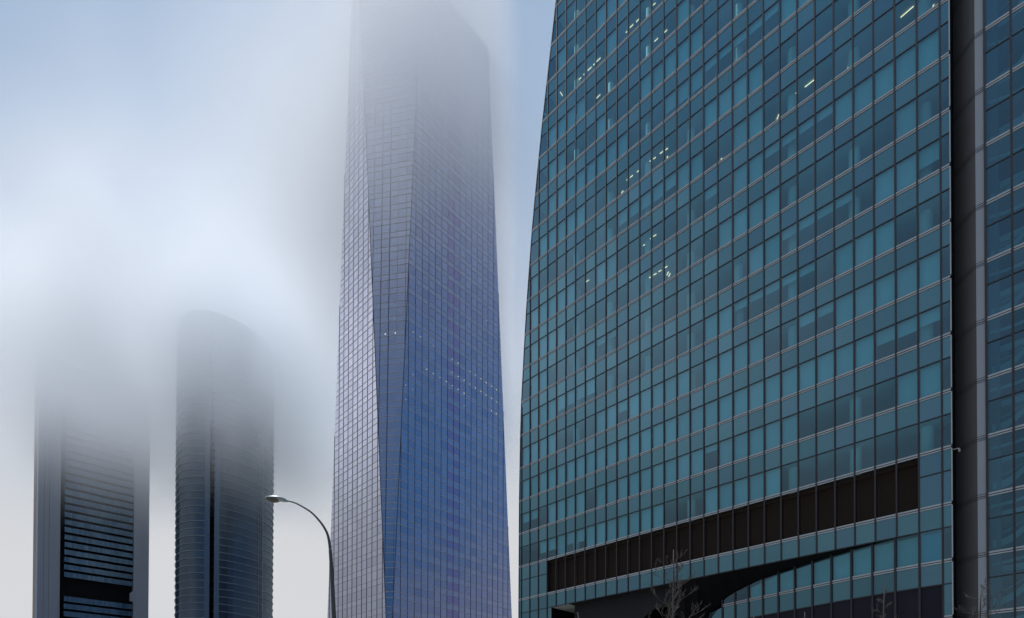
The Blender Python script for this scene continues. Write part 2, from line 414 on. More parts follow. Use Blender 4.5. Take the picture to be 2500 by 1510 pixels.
# ---- inside the glass
for k in range(-12, 11):
    z = band_z(k)
    if k == 8: continue
    a = max(ul(z), ul(z - SPH)) + 0.25
    m = MB(); b0 = 0.22
    if k < 10:
        m.box(wp(a, b0, z - SPH), WD * (-(RE - 0.1 - a) * BW), WN * 12, (0, 0, SPH - 0.02)); 
    else:
        m.box(wp(27.1, b0, z - SPH), WD * (-(RE - 0.1 - 27.1) * BW), WN * 2, (0, 0, SPH - 0.02))
    m.build('floor_slab', M['slab'], root)
m = MB(); m.box(wp(2.4, 9.5, 17), WD * (-25.5 * BW), WN * 8, (0, 0, 84)); m.build('lift_core', M['core'], root)
for i in range(8):                                               # round columns behind the glass
    u = 3.45 + i * 3.4
    m = MB(); zb = band_z(8) + 0.05; n = 20
    zt = TOPZ
    for zz in range(17, 100):
        if ul(zz) > u - 0.8: zt = zz; break
    b = wp(u, 1.25, zb)
    m.tube([b, b + Vector((0, 0, zt - zb))], 0.42, n); m.build('column', M['column'], root, True)
# lit ceiling tubes, (floor, end, end) as bay and depth behind the glass
TUBES = [(-1, 26.16, 1.1, 26.77, .98), (-1, 27.22, 2.08, 27.46, 1.75), (-1, 27.37, 2.27, 27.59, 1.92), (-1, 23.39, 2.02, 23.58, 1.79), (-1, 20.24, 1.02, 20.76, 1.01),
 (-1, 21.21, 1.04, 21.76, 1.01), (-1, 19.26, 2.1, 19.51, 1.73), (-6, 8.3, 1.07, 8.49, 1.07), (-6, 8.7, 1., 8.99, 1.), (-6, 9.23, 1.05, 9.48, 1.02), (-6, 10.36, 1.06, 10.53, 1.06),
 (-6, 10.69, 1.05, 10.88, 1.07), (-6, 3.58, 1.06, 3.95, 1.07), (-6, 4.2, 1.05, 4.29, 1.05), (-6, 4.63, 1.05, 5.03, 1.06), (-6, 5.2, 1.06, 5.34, 1.05), (-6, 5.52, 1.04, 5.91, 1.05),
 (-6, 2.02, .55, 1.98, 1.05), (-5, 5.46, 1.12, 5.87, 1.1), (-2, 8.4, .98, 8.55, .99), (-2, 8.71, 1., 8.96, 1.), (-2, 9.31, 1., 9.49, 1.), (-2, 7.54, 1.83, 7.73, 1.75),
 (-2, 10.36, .95, 10.54, .95), (-2, 10.72, .98, 10.92, 1.), (-2, 11.28, .98, 11.54, .99), (-2, 11.72, 1.04, 11.89, 1.04), (-2, 11.5, 1.85, 11.61, 1.75), (-1, 15.51, 2.12, 15.66, 1.94),
 (1, 13.42, 1.97, 13.63, 1.76), (1, 13.51, 2.08, 13.73, 1.91), (1, 11.48, 1.86, 11.72, 1.6), (1, 11.5, 2.16, 11.74, 1.9), (1, 10.39, .91, 10.67, .92), (1, 10.77, .92, 11.01, .93),
 (1, 11.19, .9, 11.42, .92), (1, 11.73, .91, 11.9, .91), (0, 10.25, .97, 10.58, .97), (0, 10.74, .95, 10.97, .96), (0, 9.77, 1.2, 9.96, 1.19), (-5, 10.84, .98, 11.12, .98), (-5, 11.58, 1.02, 11.86, 1.01),
 (0, 4.54, .9, 4.87, .87)]
# roller blinds, drawn to different depths, in runs along each floor
rb = random.Random(21); blinds = []
LITE = {(t_[0], int(math.floor(min(t_[1], t_[3]))) + j_) for t_ in TUBES for j_ in (0, 1)}
for k in range(-11, 8):
    zt, zb = band_z(k) - SPH - 0.02, band_z(k + 1) + 0.1
    u = -2
    while u < 28:
        run = rb.choice([1, 1, 2, 2, 3, 4, 5]); on = rb.random() < (0.42 if k < -3 else 0.60 if k < 2 else 0.74 if k < 7 else 0.5)
        full = rb.random() < 0.75; dep = 1.0 if full else rb.uniform(0.2, 0.7)
        for j in range(u, min(u + run, 28)):
            if on and ul(zt) < j - 0.05 and (k, j) not in LITE:
                h = (zt - zb) * (1.0 if (full and rb.random() < 0.86) else dep * rb.uniform(0.9, 1.05))
                h = min(h, zt - zb)
                q = [wp(j + 0.07, 0.20, zt - h), wp(j + 0.93, 0.20, zt - h), wp(j + 0.93, 0.20, zt), wp(j + 0.07, 0.20, zt)]
                blinds.append((visible_size(j, zt) * h, [(q, rc())]))
        u += run
split_build(blinds, 'roller_blind', M['blind'], root)
for k, ua, da, ub, db in TUBES:
    z = band_z(k) - SPH - 0.05
    m = MB(); m.tube([wp(ua, da, z), wp(ub, db, z)], 0.026, 6); m.build('ceiling_tube', M['tube'], root)
# wing: office floors with curved pale strips added to stand in for glass reflections
m = MB(); m.box(wp(29.85, 7.0, 0), WD * (-5 * BW), WN * 5, (0, 0, TOPZ)); m.build('wing_core', M['core'], root)
for k in range(-12, 13):
    z = band_z(k)
    m = MB(); m.box(wp(29.84, 4.0, z - 0.5), WD * (-4.9 * BW), WN * 4, (0, 0, 0.46)); m.build('floor_slab', M['slab'], root)
    if k == 12: continue
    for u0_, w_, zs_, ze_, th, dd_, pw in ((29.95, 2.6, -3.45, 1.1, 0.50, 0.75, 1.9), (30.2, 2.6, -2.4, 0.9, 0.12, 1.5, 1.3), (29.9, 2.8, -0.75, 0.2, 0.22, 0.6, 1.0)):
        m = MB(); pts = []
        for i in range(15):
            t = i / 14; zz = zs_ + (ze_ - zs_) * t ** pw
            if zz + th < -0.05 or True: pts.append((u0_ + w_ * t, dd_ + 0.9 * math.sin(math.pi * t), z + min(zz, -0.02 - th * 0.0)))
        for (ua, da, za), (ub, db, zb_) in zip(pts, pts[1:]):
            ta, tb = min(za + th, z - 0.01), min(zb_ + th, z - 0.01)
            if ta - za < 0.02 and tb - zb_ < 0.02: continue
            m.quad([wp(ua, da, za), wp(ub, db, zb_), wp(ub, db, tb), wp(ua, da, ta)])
        if m.v: m.build('reflection_curve', M['ramp'], root, True)
m = MB(); m.box(wp(29.86, 0.9, 0), WD * (-0.55), WN * 0.6, (0, 0, TOPZ)); m.build('wing_column', M['core'], root)

# ---- foot: lower wall that swings back from the facade, under the cut-away edge
LWP = [(28.0, 0.02), (27.0, 0.05), (25.9, 0.16), (24.8, 0.33), (23.72, 0.53), (22.63, 0.80), (21.53, 1.10), (20.45, 1.42), (19.4, 1.70), (18.36, 1.98), (17.35, 2.25), (16.36, 2.52), (15.38, 2.8), (14.4, 3.1), (13.4, 3.4), (12.4, 3.7)]
HEAD = [16.33, 16.33, 16.32, 16.30, 16.25, 16.18, 16.10, 16.0, 15.88, 15.6, 15.3, 14.95, 14.5, 13.5, 11.3, 8.0]
for i in range(len(LWP) - 1):
    (ua, da), (ub, db) = LWP[i], LWP[i + 1]
    ha, hb = HEAD[i], HEAD[i + 1]
    zb = band_z(10); zt = zb - SPH
    def lq(z0a, z0b, z1a, z1b, off=0.0): return [wp(ub, db - off, z0b), wp(ua, da - off, z0a), wp(ua, da - off, z1a), wp(ub, db - off, z1b)]
    ta, tb = max(zb + HB, ha), max(zb + HB, hb)
    q = MB(); q.quad(lq(zb + HB, zb + HB, ta, tb), rc()); q.build('window', M['vision'], root)
    q = MB(); q.quad(lq(zt, zt, min(zb - HB, ha), min(zb - HB, hb)), rc()); q.build('spandrel_panel', M['spandrel'], root)
    q = MB(); q.quad(lq(0, 0, zt, min(zt, hb)), rc()); q.build('louvre_panel', M['navy'], root)
    for z0, z1 in ((zb + 0.03, zb + 0.145), (zb - 0.115, zb - 0.03)):
        if hb < zb: continue
        q = MB()
        q.hull8([wp(ub, db - 0.06, z0), wp(ua, da - 0.06, z0), wp(ua, da + 0.02, z0), wp(ub, db + 0.02, z0), wp(ub, db - 0.06, z1), wp(ua, da - 0.06, z1), wp(ua, da + 0.02, z1), wp(ub, db + 0.02, z1)])
        q.build('floor_band', M['band'], root)
    for z0, z1, o_, nm_ in ((zb - 0.03, zb + 0.03, 0.03, 'shadow_gap'), (zt - 0.045, zt + 0.045, 0.05, 'transom')):
        if hb < zb: continue
        q = MB()
        q.hull8([wp(ub, db - o_, z0), wp(ua, da - o_, z0), wp(ua, da + 0.02, z0), wp(ub, db + 0.02, z0), wp(ub, db - o_, z1), wp(ua, da - o_, z1), wp(ua, da + 0.02, z1), wp(ub, db + 0.02, z1)])
        q.build(nm_, M['mullion'], root)
    if i > 0:
        q = MB(); q.box(wp(ua - 0.05, da - 0.11, 0), WD * (-0.1 * BW), WN * 0.16, (0, 0, ha)); q.build('mullion', M['mullion'], root)
    # blind just inside
    if i < 10:
        q = MB(); q.quad([wp(ub + 0.08, db + 0.22, zb + 0.1), wp(ua - 0.08, da + 0.22, zb + 0.1), wp(ua - 0.08, da + 0.22, ha - 0.22), wp(ub + 0.08, db + 0.22, hb - 0.22)]); q.build('roller_blind', M['blind'], root)
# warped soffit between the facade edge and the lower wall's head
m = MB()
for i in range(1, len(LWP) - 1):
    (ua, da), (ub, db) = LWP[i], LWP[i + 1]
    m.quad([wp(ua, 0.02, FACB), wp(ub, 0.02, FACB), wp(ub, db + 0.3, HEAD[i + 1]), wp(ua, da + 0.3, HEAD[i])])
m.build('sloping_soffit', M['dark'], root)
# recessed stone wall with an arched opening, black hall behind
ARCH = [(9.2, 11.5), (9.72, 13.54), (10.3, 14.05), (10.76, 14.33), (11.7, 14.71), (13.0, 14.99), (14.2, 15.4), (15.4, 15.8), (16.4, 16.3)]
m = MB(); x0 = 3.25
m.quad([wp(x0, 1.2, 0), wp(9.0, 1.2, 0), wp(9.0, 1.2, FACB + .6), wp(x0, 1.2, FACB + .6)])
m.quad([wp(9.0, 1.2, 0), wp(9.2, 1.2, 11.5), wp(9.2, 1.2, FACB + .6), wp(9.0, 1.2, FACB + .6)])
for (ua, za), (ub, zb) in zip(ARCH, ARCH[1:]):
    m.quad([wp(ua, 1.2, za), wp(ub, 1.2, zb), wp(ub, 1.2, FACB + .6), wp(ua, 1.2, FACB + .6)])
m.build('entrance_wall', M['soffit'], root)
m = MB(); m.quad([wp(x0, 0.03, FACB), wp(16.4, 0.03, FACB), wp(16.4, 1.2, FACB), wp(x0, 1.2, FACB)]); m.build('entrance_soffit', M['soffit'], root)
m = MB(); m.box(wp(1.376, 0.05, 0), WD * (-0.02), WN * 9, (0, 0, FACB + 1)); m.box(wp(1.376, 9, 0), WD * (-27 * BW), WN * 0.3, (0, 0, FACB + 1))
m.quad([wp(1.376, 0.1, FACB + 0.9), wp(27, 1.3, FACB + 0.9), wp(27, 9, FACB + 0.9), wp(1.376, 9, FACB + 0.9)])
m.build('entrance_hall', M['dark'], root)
m = MB(); m.box(wp(1.36, 0.0, 0), WD * (-0.05), WN * 0.12, (0, 0, FACB)); m.build('entrance_jamb', M['band'], root)
# hidden sides: curved flank behind the left edge and plain rear wall
m = MB(); zs = [0] + [z for u, z in LEFT[1:]] + [TOPZ + 1.5]
for z0, z1 in zip(zs, zs[1:]):
    a, b = ul(z0), ul(z1)
    pa = [wp(a, 0.05, z0), wp(a + 1.2, 8, z0), wp(a + 3.5, 20, z0), wp(a + 8, 32, z0)]; pb = [wp(b, 0.05, z1), wp(b + 1.6, 8, z1), wp(b + 4.5, 20, z1), wp(b + 9.5, 32, z1)]
    for i in range(3): m.quad([pa[i + 1], pa[i], pb[i], pb[i + 1]], rc())
    m.quad([wp(34.8, 32, z0), pa[3], pb[3], wp(34.8, 32, z1)], rc())
m.quad([wp(34.8, 0, 0), wp(34.8, 32, 0), wp(34.8, 32, TOPZ), wp(34.8, 0, TOPZ)])
m.build('side_facade', M['spandrel'], root)
m = MB(); m.quad([wp(3.9, 0, TOPZ), wp(34.8, 0, TOPZ), wp(34.8, 32, TOPZ), wp(12, 32, TOPZ)]); m.build('roof', M['clad'], root)

# ================================================================== 2. CRYSTAL TOWER (centre)
cr = thing('crystal_tower', 'tall faceted blue and lavender glass tower with a wedge facet, its top lost in cloud', 'tower', (-28, 178, 0))
DR = Vector((math.cos(0.8078402), math.sin(0.8078402), 0)); DL = Vector((math.cos(-0.7633031), math.sin(-0.7633031), 0))
def onR(x, z): return Vector((x, 130.01717 + (x + 50) * math.tan(0.8078402), z + EYE))
def onL(x, z): return Vector((x, 164.96561 + (x + 50) * math.tan(-0.7633031), z + EYE))
def xA(z): return -31.5 - 0.0576 * z
def xB(z): return -32.68 + 0.0338 * z
def xR(z): return 1.52 - 0.0437 * z
def xL(z): return -57.5 + 0.0493 * z
def onM(t, z):      # middle facet, t = x coordinate between A and B
    a, b = onL(xA(z), z), onR(xB(z), z)
    if abs(b.x - a.x) < 1e-3: return a
    return a + (b - a) * ((t - a.x) / (b.x - a.x))
CH0 = 97.758; CT = 214.0
def topcut(x): return CT - max(0, (x + 22) * 3.0)      # sloping top of the right face
NR, NL = Vector((DR.y, -DR.x, 0)), Vector((-abs(DL.y), -DL.x, 0))
def cells_face(P, xmin, xmax, xs, n0, n1, weight, nrm, cols=None):
    vs, sp = [], []
    for n in range(n0, n1):
        H = CH0 - 4.0 * n; Hb = H - 4.0; hs = H - 1.58
        if H > CT: continue
        for z0, z1, lst in ((hs, H, sp), (Hb, hs, vs)):
            z0 = max(z0, -EYE)
            if z1 <= z0: continue
            for i, (a, b) in enumerate(zip(xs, xs[1:])):
                l0, l1, r0, r1 = max(a, xmin(z0)), max(a, xmin(z1)), min(b, xmax(z0)), min(b, xmax(z1))
                if l0 > r0 and l1 > r1: continue
                l0, r0 = min(l0, r0), max(l0, r0) if l0 <= r0 else min(l0, r0)
                l1, r1 = min(l1, r1), max(l1, r1) if l1 <= r1 else min(l1, r1)
                if (r0 - l0) + (r1 - l1) < 0.05: continue
                c = rc()
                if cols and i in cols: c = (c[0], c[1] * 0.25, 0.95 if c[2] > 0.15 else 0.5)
                elif c[2] > 0.80: c = (c[0], c[1], 0.5)
                if lst is sp: c = (min(1, c[0] * 0.4 + 0.6), min(1, c[1] * 0.5 + 0.5), min(c[2], 0.79))
                q = [P(l0, z0), P(r0, z0), P(r1, z1), P(l1, z1)]
                d = ((q[0] + q[2]) / 2).length
                lst.append((weight * (z1 - z0) * (r0 - l0 + r1 - l1) / d ** 2, [([p + nrm * 0.0 for p in q], c)]))
    return vs, sp
xsR = [-25.1755 + 1.5855 * j for j in range(-6, 18)]
xsL = [-53.105 + 1.8524 * j for j in range(-4, 16)]
xsM = [-33.85 + 2.33 * j for j in range(-4, 6)]
V, S = [], []
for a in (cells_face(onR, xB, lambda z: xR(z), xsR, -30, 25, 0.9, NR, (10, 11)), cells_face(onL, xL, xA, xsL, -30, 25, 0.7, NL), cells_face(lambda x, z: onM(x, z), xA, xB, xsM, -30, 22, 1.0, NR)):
    V += a[0]; S += a[1]
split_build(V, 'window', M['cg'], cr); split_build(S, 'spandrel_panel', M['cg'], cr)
def line3(m, a, b, h, dpt, nrm):
    m.hull8([a, b, b + nrm * dpt, a + nrm * dpt, a + Vector((0, 0, h)), b + Vector((0, 0, h)), b + nrm * dpt + Vector((0, 0, h)), a + nrm * dpt + Vector((0, 0, h))])
NM = Vector((0, -1, 0))
for n in range(-29, 25):
    H = CH0 - 4.0 * n
    for hz in (H - 0.09, H - 1.58 - 0.09):
        if hz < -1 or hz > CT: continue
        for P_, fa, Q_, fb, nn_ in ((onR, xB, onR, xR, NR), (onL, xL, onL, xA, NL), (onL, xA, onR, xB, NM)):
            if nn_ is NM and hz < 14: continue
            m = MB(); line3(m, P_(fa(hz), hz), Q_(fb(hz), hz), 0.12, 0.06, nn_); m.build('floor_line', M['cline'], cr)
def vbar(P, x, zlo, zhi, D, nrm, w=0.085):
    m = MB(); a, b = P(x, zlo), P(x, zhi)
    m.hull8([a - D * w / 2, a + D * w / 2, a + D * w / 2 + nrm * 0.09, a - D * w / 2 + nrm * 0.09, b - D * w / 2, b + D * w / 2, b + D * w / 2 + nrm * 0.09, b - D * w / 2 + nrm * 0.09])
    m.build('mullion', M['cmull'], cr)
for x in xsR:
    lo = max(0, 0) if x > -32.6 else 999; hi = CT
    if x > -25: hi = min(CT, (x + 32.68) / 0.0338); hi = min(hi, CT)
    hi = min(CT, (x + 32.68) / 0.0338, (1.52 - x) / 0.0437)
    if hi > 4: vbar(onR, x, -EYE, hi, DR, NR)
for x in xsL:
    hi = min(CT, (-31.5 - x) / 0.0576, (x + 57.5) / 0.0493)
    if hi > 4: vbar(onL, x, -EYE, hi, DL, NL)
for x in xsM:
    lo = max(((x + 32.68) / 0.0338) if x > -32.3 else ((-31.5 - x) / 0.0576), 14)
    if lo < CT - 3: vbar(onM, x, lo, CT, Vector((1, 0, 0)), NM)
for P, f, nm in ((onL, xA, 'facet_edge'), (onR, xB, 'facet_edge')):
    m = MB(); m.tube([P(f(14), 14), P(f(CT), CT)], 0.12, 6); m.build(nm, M['cmull'], cr)
# body behind the glass and the hidden sides
cen = Vector((-28, 178, 0))
def sect(z, ins=0.3):
    a, b, r_, l_ = onL(xA(max(z, 13.5)), z), onR(xB(max(z, 13.5)), z), onR(xR(z), z), onL(xL(z), z)
    opp = lambda p: Vector((2 * cen.x - p.x, 2 * cen.y - p.y, p.z))
    pg = [a, b, r_, opp(l_), opp(a), opp(b), opp(r_), l_]
    return [p + (Vector((cen.x, cen.y, p.z)) - p).normalized() * ins for p in pg]
m = MB(); lv = [-EYE, 6, 13.5] + [13.5 + 4.0 * i for i in range(1, 51)]; lv[-1] = CT
for z0, z1 in zip(lv, lv[1:]):
    s0, s1 = sect(z0), sect(z1)
    for i in range(8): m.quad([s0[i], s0[(i + 1) % 8], s1[(i + 1) % 8], s1[i]], rc())
s1 = sect(CT); apex = [p + Vector((0, 0, 14)) for p in s1]
m.quad(s1)
m.build('tower_body', M['cmull'], cr)
LAMPS = [(-24.06, 102.03), (-22.49, 101.9), (-20.83, 101.83), (-19.19, 101.77), (-17.65, 101.62), (-16.08, 101.49), (-14.48, 101.37), (-17.65, 105.45), (-16.08, 105.33), (-14.48, 105.3), (-12.84, 105.21),
 (-11.31, 105.04), (-9.75, 104.97), (-8.24, 104.81), (-6.62, 104.77), (-5.12, 104.57), (-12.83, 109.03), (-11.31, 108.95), (-9.75, 108.85), (-8.23, 108.66), (-6.61, 108.6), (-5.12, 108.42),
 (-27.27, 98.33), (-28.91, 94.44), (-27.27, 94.36), (-14.48, 97.55), (-6.63, 100.89), (-5.18, 100.78), (-28.91, 90.53), (-27.31, 110.08), (-25.62, 110.06), (-22.47, 109.74), (-17.67, 109.36), (-16.12, 109.25), (-8.19, 128.0)]
def lamp(p, nrm, r, mat):
    m = MB(); t = Vector((-nrm.y, nrm.x, 0)); N_ = 8; b = p + nrm * 0.07
    m.quad([b + t * (r * math.cos(2 * math.pi * i / N_)) + Vector((0, 0, r * math.sin(2 * math.pi * i / N_))) for i in range(N_)]); m.build('office_lamp', mat, cr)
rl = random.Random(9)
for x, z in LAMPS: lamp(onR(x, z), NR, (0.15 if z > 99 else 0.09) * rl.uniform(0.75, 1.15), M['spot'])
for x in (-34.69, -31.86): lamp(onM(x, 108.8), NM, 0.2, M['spot'])

# ================================================================== 3. ROUND TOWER
pc = Vector((-166.2, 324.6, 0))
pt = thing('round_tower', 'dark round tower ringed with thin pale fins and split by a black vertical slot', 'tower', tuple(pc))
def pr(a):      # radius in direction a (deg, 0 = towards the viewer's right, -90 = towards the viewer)
    dlt = a + 93.0
    return 24.95 + 1.25 * math.cos(R(3 * dlt))
def pp(a, z, off=0.0): r = pr(a) + off; return pc + Vector((r * math.cos(R(a)), r * math.sin(R(a)), z))
def bearing(a): p = pp(a, 0); return p.x / p.y * 1382 + 1250
def ang_at(px):  # facing side direction whose outline falls at that bearing
    best = min(range(-1600, -100), key=lambda i: abs(bearing(i / 10) - px) + (0 if pp(i / 10, 0).length < 370 else 50)); return best / 10
PTOP = 227.0
SA, SB = ang_at(508.5), ang_at(519.5)
LA, RB = ang_at(495.4), ang_at(532.5)
def arc(m, a0, a1, z0, z1, off0, off1, col=None, step=3.0):
    n = max(1, int(abs(a1 - a0) / step)); 
    for i in range(n):
        a, b = a0 + (a1 - a0) * i / n, a0 + (a1 - a0) * (i + 1) / n
        if off1 is None: m.quad([pp(a, z0, off0), pp(b, z0, off0), pp(b, z1, off0), pp(a, z1, off0)], col)
        else: m.hull8([pp(a, z0, off1), pp(b, z0, off1), pp(b, z0, off0), pp(a, z0, off0), pp(a, z1, off1), pp(b, z1, off1), pp(b, z1, off0), pp(a, z1, off0)], col)
ra = random.Random(5)
D1, D2, LS = ang_at(549.7), ang_at(566), ang_at(427)
for n in range(-36, 25):
    z = 97.0 + EYE + 4.0 * -n - 0.0
    z = 98.6 - 3.95 * n
    if z < 2 or z > PTOP: continue
    for a0, a1, dk in ((LS - 100, LS, 1), (LS, LA, 0), (RB, D1, 0), (D1, D2, 1), (D2, 60, 0)):
        m = MB(); c = (0.2 if dk else ra.uniform(.3, 1), 0.1 if dk else ra.random(), 0.95 if dk else 0.3)
        arc(m, a0, a1, z - 3.95, z, -0.02 - 0.06 * dk, None, c)
        m.build('glass_band', M['pg'], pt, True)
    m = MB(); arc(m, LS - 100, LA + 0.4, z - 0.14, z + 0.14, 0.0, 0.34); m.build('ring_fin', M['pring'], pt)
    m = MB(); arc(m, RB, 60, z - 0.14, z + 0.14, 0.0, 0.34); m.build('ring_fin', M['pring'], pt)
    m = MB(); m.box(pp(SA, z - 0.6, -2.6), pp(SB, 0, -2.6) - pp(SA, 0, -2.6), Vector((pc - pp(SA, 0)).normalized()) * -1.4, (0, 0, 1.1)); m.build('slot_beam', M['dark'], pt)
m = MB(); arc(m, LA, SA, 0, PTOP, 0.12, None, (.5, .5, .3)); m.build('smooth_panel', M['pg2'], pt, True)
m = MB(); arc(m, SB, RB, 0, PTOP, 0.12, None, (.6, .6, .3)); m.build('smooth_panel', M['pg2'], pt, True)
m = MB(); arc(m, SA - 1, SB + 1, 0, PTOP, -3.0, None)
for a in (SA, SB): m.quad([pp(a, 0, 0.12), pp(a, 0, -3.0), pp(a, PTOP, -3.0), pp(a, PTOP, 0.12)])
m.build('slot_recess', M['dark'], pt)
for px in (627, 631.8, 635.6, 639.5):
    a = ang_at(px); m = MB(); p = pp(a, 0, 0.42); t = (pp(a + 1, 0) - pp(a - 1, 0)).normalized(); m.box(p - t * 0.12, t * 0.24, (pc - p).normalized() * 0.45, (0, 0, PTOP)); m.build('vertical_fin', M['pring'], pt)
m = MB(); arc(m, 60, 150, 0, PTOP, 0, None); m.build('rear_facade', M['pg'], pt, True)
m = MB(); m.quad([pp(a, PTOP, 0) for a in range(-180, 180, 6)]); m.build('roof', M['clad'], pt)

# ================================================================== 4. SLAB TOWER (far left)
ct = thing('slab_tower', 'grey office tower at far left with banded glass floors between two plain side cores', 'tower', (-268, 338, 0))
TD = Vector((0.757, 0.653, 0)); TE = Vector((-0.69, 0.72, 0)).normalized(); T0 = Vector((-268.3, 338, 0))
TF = Vector((0.653, -0.757, 0))      # outwards (towards the viewer)
def tp(t, d, z): return T0 + TD * t + TE * d + Vector((0, 0, z))
CTOP = 226.0
m = MB(); m.box(tp(-12.3, 1.0, 0), TD * 10.3, TE * 24, (0, 0, CTOP)); m.build('side_core', M['concrete'], ct)
m = MB(); m.box(tp(-12.9, 1.0, 0), TD * 0.58, TE * 0.8, (0, 0, CTOP)); m.build('edge_trim', M['pale'], ct)
m = MB(); m.box(tp(-12.9, 1.82, 0), TD * 0.58, TE * 23, (0, 0, CTOP)); m.build('edge_cladding', M['bronze'], ct)
for tt in (-9.6, -7.2):
    m = MB(); m.box(tp(tt, 0.99, 0), TD * 0.12, TE * 0.05, (0, 0, CTOP)); m.build('core_joint', M['mullion'], ct)
m = MB(); m.box(tp(34.6, 0.2, 0), TD * 8.4, TE * 24, (0, 0, CTOP)); m.build('side_core', M['concrete'], ct)
m = MB(); m.box(tp(33.0, -0.2, 84.4 + EYE), TD * 1.65, TE * 3, (0, 0, 5.2)); 
m.hull8([tp(33.0, -0.2, 89.6 + EYE), tp(34.65, -0.2, 89.6 + EYE), tp(34.65, 2.8, 89.6 + EYE), tp(33.0, 2.8, 89.6 + EYE), tp(34.6, -0.2, 91.4 + EYE), tp(34.65, -0.2, 91.4 + EYE), tp(34.65, 2.8, 91.4 + EYE), tp(34.6, 2.8, 91.4 + EYE)])
m.build('truss_end', M['concrete'], ct)
m = MB(); m.box(tp(-2.0, 4.0, 0), TD * 37, TE * 18, (0, 0, CTOP)); m.build('inner_frame', M['dark'], ct)
rq = random.Random(3)
def floor_strip(z0, z1):
    ms = MB(); nn = 30
    for i in range(nn):
        a, b = 34.4 * i / nn, 34.4 * (i + 1) / nn
        ms.quad([tp(a, 0.0, z0), tp(b - 0.1, 0.0, z0), tp(b - 0.1, 0.0, z1), tp(a, 0.0, z1)], (rq.random(), rq.random() * 0.6 + (0.4 if a < 19.5 else -0.3), rq.random()))  # panes to the right mirror less, painting in the round tower's dark reflection
    ms.quad([tp(0, 8, z0), tp(0, 0, z0), tp(0, 0, z1), tp(0, 8, z1)], (1, 1, .3))
    ms.build('glass_band', M['og'], ct)
    md = MB(); md.box(tp(0.05, 0.1, z0 + .02), TD * 34.3, TE * 4, (0, 0, z1 - z0 - .04)); md.build('floor_edge', M['navy'], ct)
for n in range(0, 34):
    z = 94.0 + EYE + 4.5 * n
    if z < 221: floor_strip(z, z + 2.95)
for n in range(0, 18):
    z1 = 82.4 + EYE - 4.5 * n
    if z1 > 5: floor_strip(z1 - 3.1, z1)

# ================================================================== 5. STREET LAMP
lp = thing('street_lamp', 'curved steel street lamp leaning over the road in front of the lavender tower edge', 'street lamp', (-5.75, 19.0, 0))
LZ = 19.0
def lpt(x, y): return Vector(((x - 1250) / 1382 * LZ, LZ, (1793 - y) / 1382 * LZ + EYE))
path = [(826, 1840), (820.5, 1620), (814, 1510), (808, 1400), (804, 1345), (800.5, 1318), (796, 1301), (787, 1284), (775, 1268), (757.5, 1250), (735, 1235.5), (715.4, 1225.6), (697, 1221)]
def spline(P, sub=6):
    out = []
    for i in range(len(P) - 1):
        p0, p1, p2, p3 = P[max(i - 1, 0)], P[i], P[i + 1], P[min(i + 2, len(P) - 1)]
        for j in range(sub):
            t = j / sub
            out.append(0.5 * ((2 * p1) + (p2 - p0) * t + (2 * p0 - 5 * p1 + 4 * p2 - p3) * t * t + (3 * p1 - p0 - 3 * p2 + p3) * t ** 3))
    return out + [P[-1]]
pts = [lpt(*p) for p in path]; pts[0].z = 0.0
sp_ = spline(pts[1:]); nmain = 2 * 6
pole = [pts[0]] + sp_[:nmain + 8]; arm = sp_[nmain + 7:]
m = MB(); m.tube(pole, [0.085 - 0.033 * i / (len(pole) - 1) for i in range(len(pole))], 14); m.build('pole', M['pole'], lp, True)
m = MB(); m.tube(arm, [0.047 - 0.026 * i / (len(arm) - 1) for i in range(len(arm))], 12); m.build('arm', M['pole'], lp, True)
m = MB(); b = pts[0]; m.tube([b, b + Vector((0, 0, 0.5)), b + Vector((0, 0, 0.6))], [0.13, 0.12, 0.09], 14); m.build('base_sleeve', M['pole'], lp, True)
# head: housing on top, bowl below
ax0, ax1 = lpt(699, 1221), lpt(643.5, 1213.5); AX = (ax1 - ax0); Lh = AX.length; AX.normalize(); UPV = Vector((0, 0, 1)) - AX * AX.z; UPV.normalize(); SV = AX.cross(UPV)
def shell(wid, top, n=12, upper=True, x0=0.0, x1=1.0):
    mm = MB(); ringv = []
    for i in range(n + 1):
        t = x0 + (x1 - x0) * i / n; wd, hh = wid(t), top(t); b0 = len(mm.v)
        for k in range(9):
            a = math.pi * k / 8
            mm.v.append(tuple(ax0 + AX * (Lh * t) + SV * (wd * math.cos(a)) + UPV * (hh * math.sin(a) * (1 if upper else -1))))
        ringv.append(b0)
    for i in range(n):
        for k in range(8):
            f = (ringv[i] + k, ringv[i] + k + 1, ringv[i + 1] + k + 1, ringv[i + 1] + k); mm.f.append(f if upper else f[::-1]); mm.c.append((.5,) * 3)
        f = (ringv[i], ringv[i] + 8, ringv[i + 1] + 8, ringv[i + 1]); mm.f.append(f if not upper else f[::-1]); mm.c.append((.5,) * 3)
    for i_, fl_ in ((0, 1), (n, 0)):
        f = tuple(ringv[i_] + k for k in range(9)); mm.f.append(f if fl_ else f[::-1]); mm.c.append((.5,) * 3)
    return mm
wf = lambda t: 0.03 + 0.125 * math.sin(math.pi * min(1, max(0, t)) ** 0.85) ** 0.8 if t < 0.999 else 0.02
shell(wf, lambda t: 0.030 + 0.075 * math.sin(math.pi * t ** 0.8) ** 0.9 if t < .999 else 0.012).build('lamp_housing', M['lamphead'], lp, True)
shell(lambda t: wf(t) * 0.97, lambda t: 0.02 + 0.03 * (1 - t), upper=False, x0=0.0, x1=0.46).build('lamp_tray', M['lamphead'], lp, True)
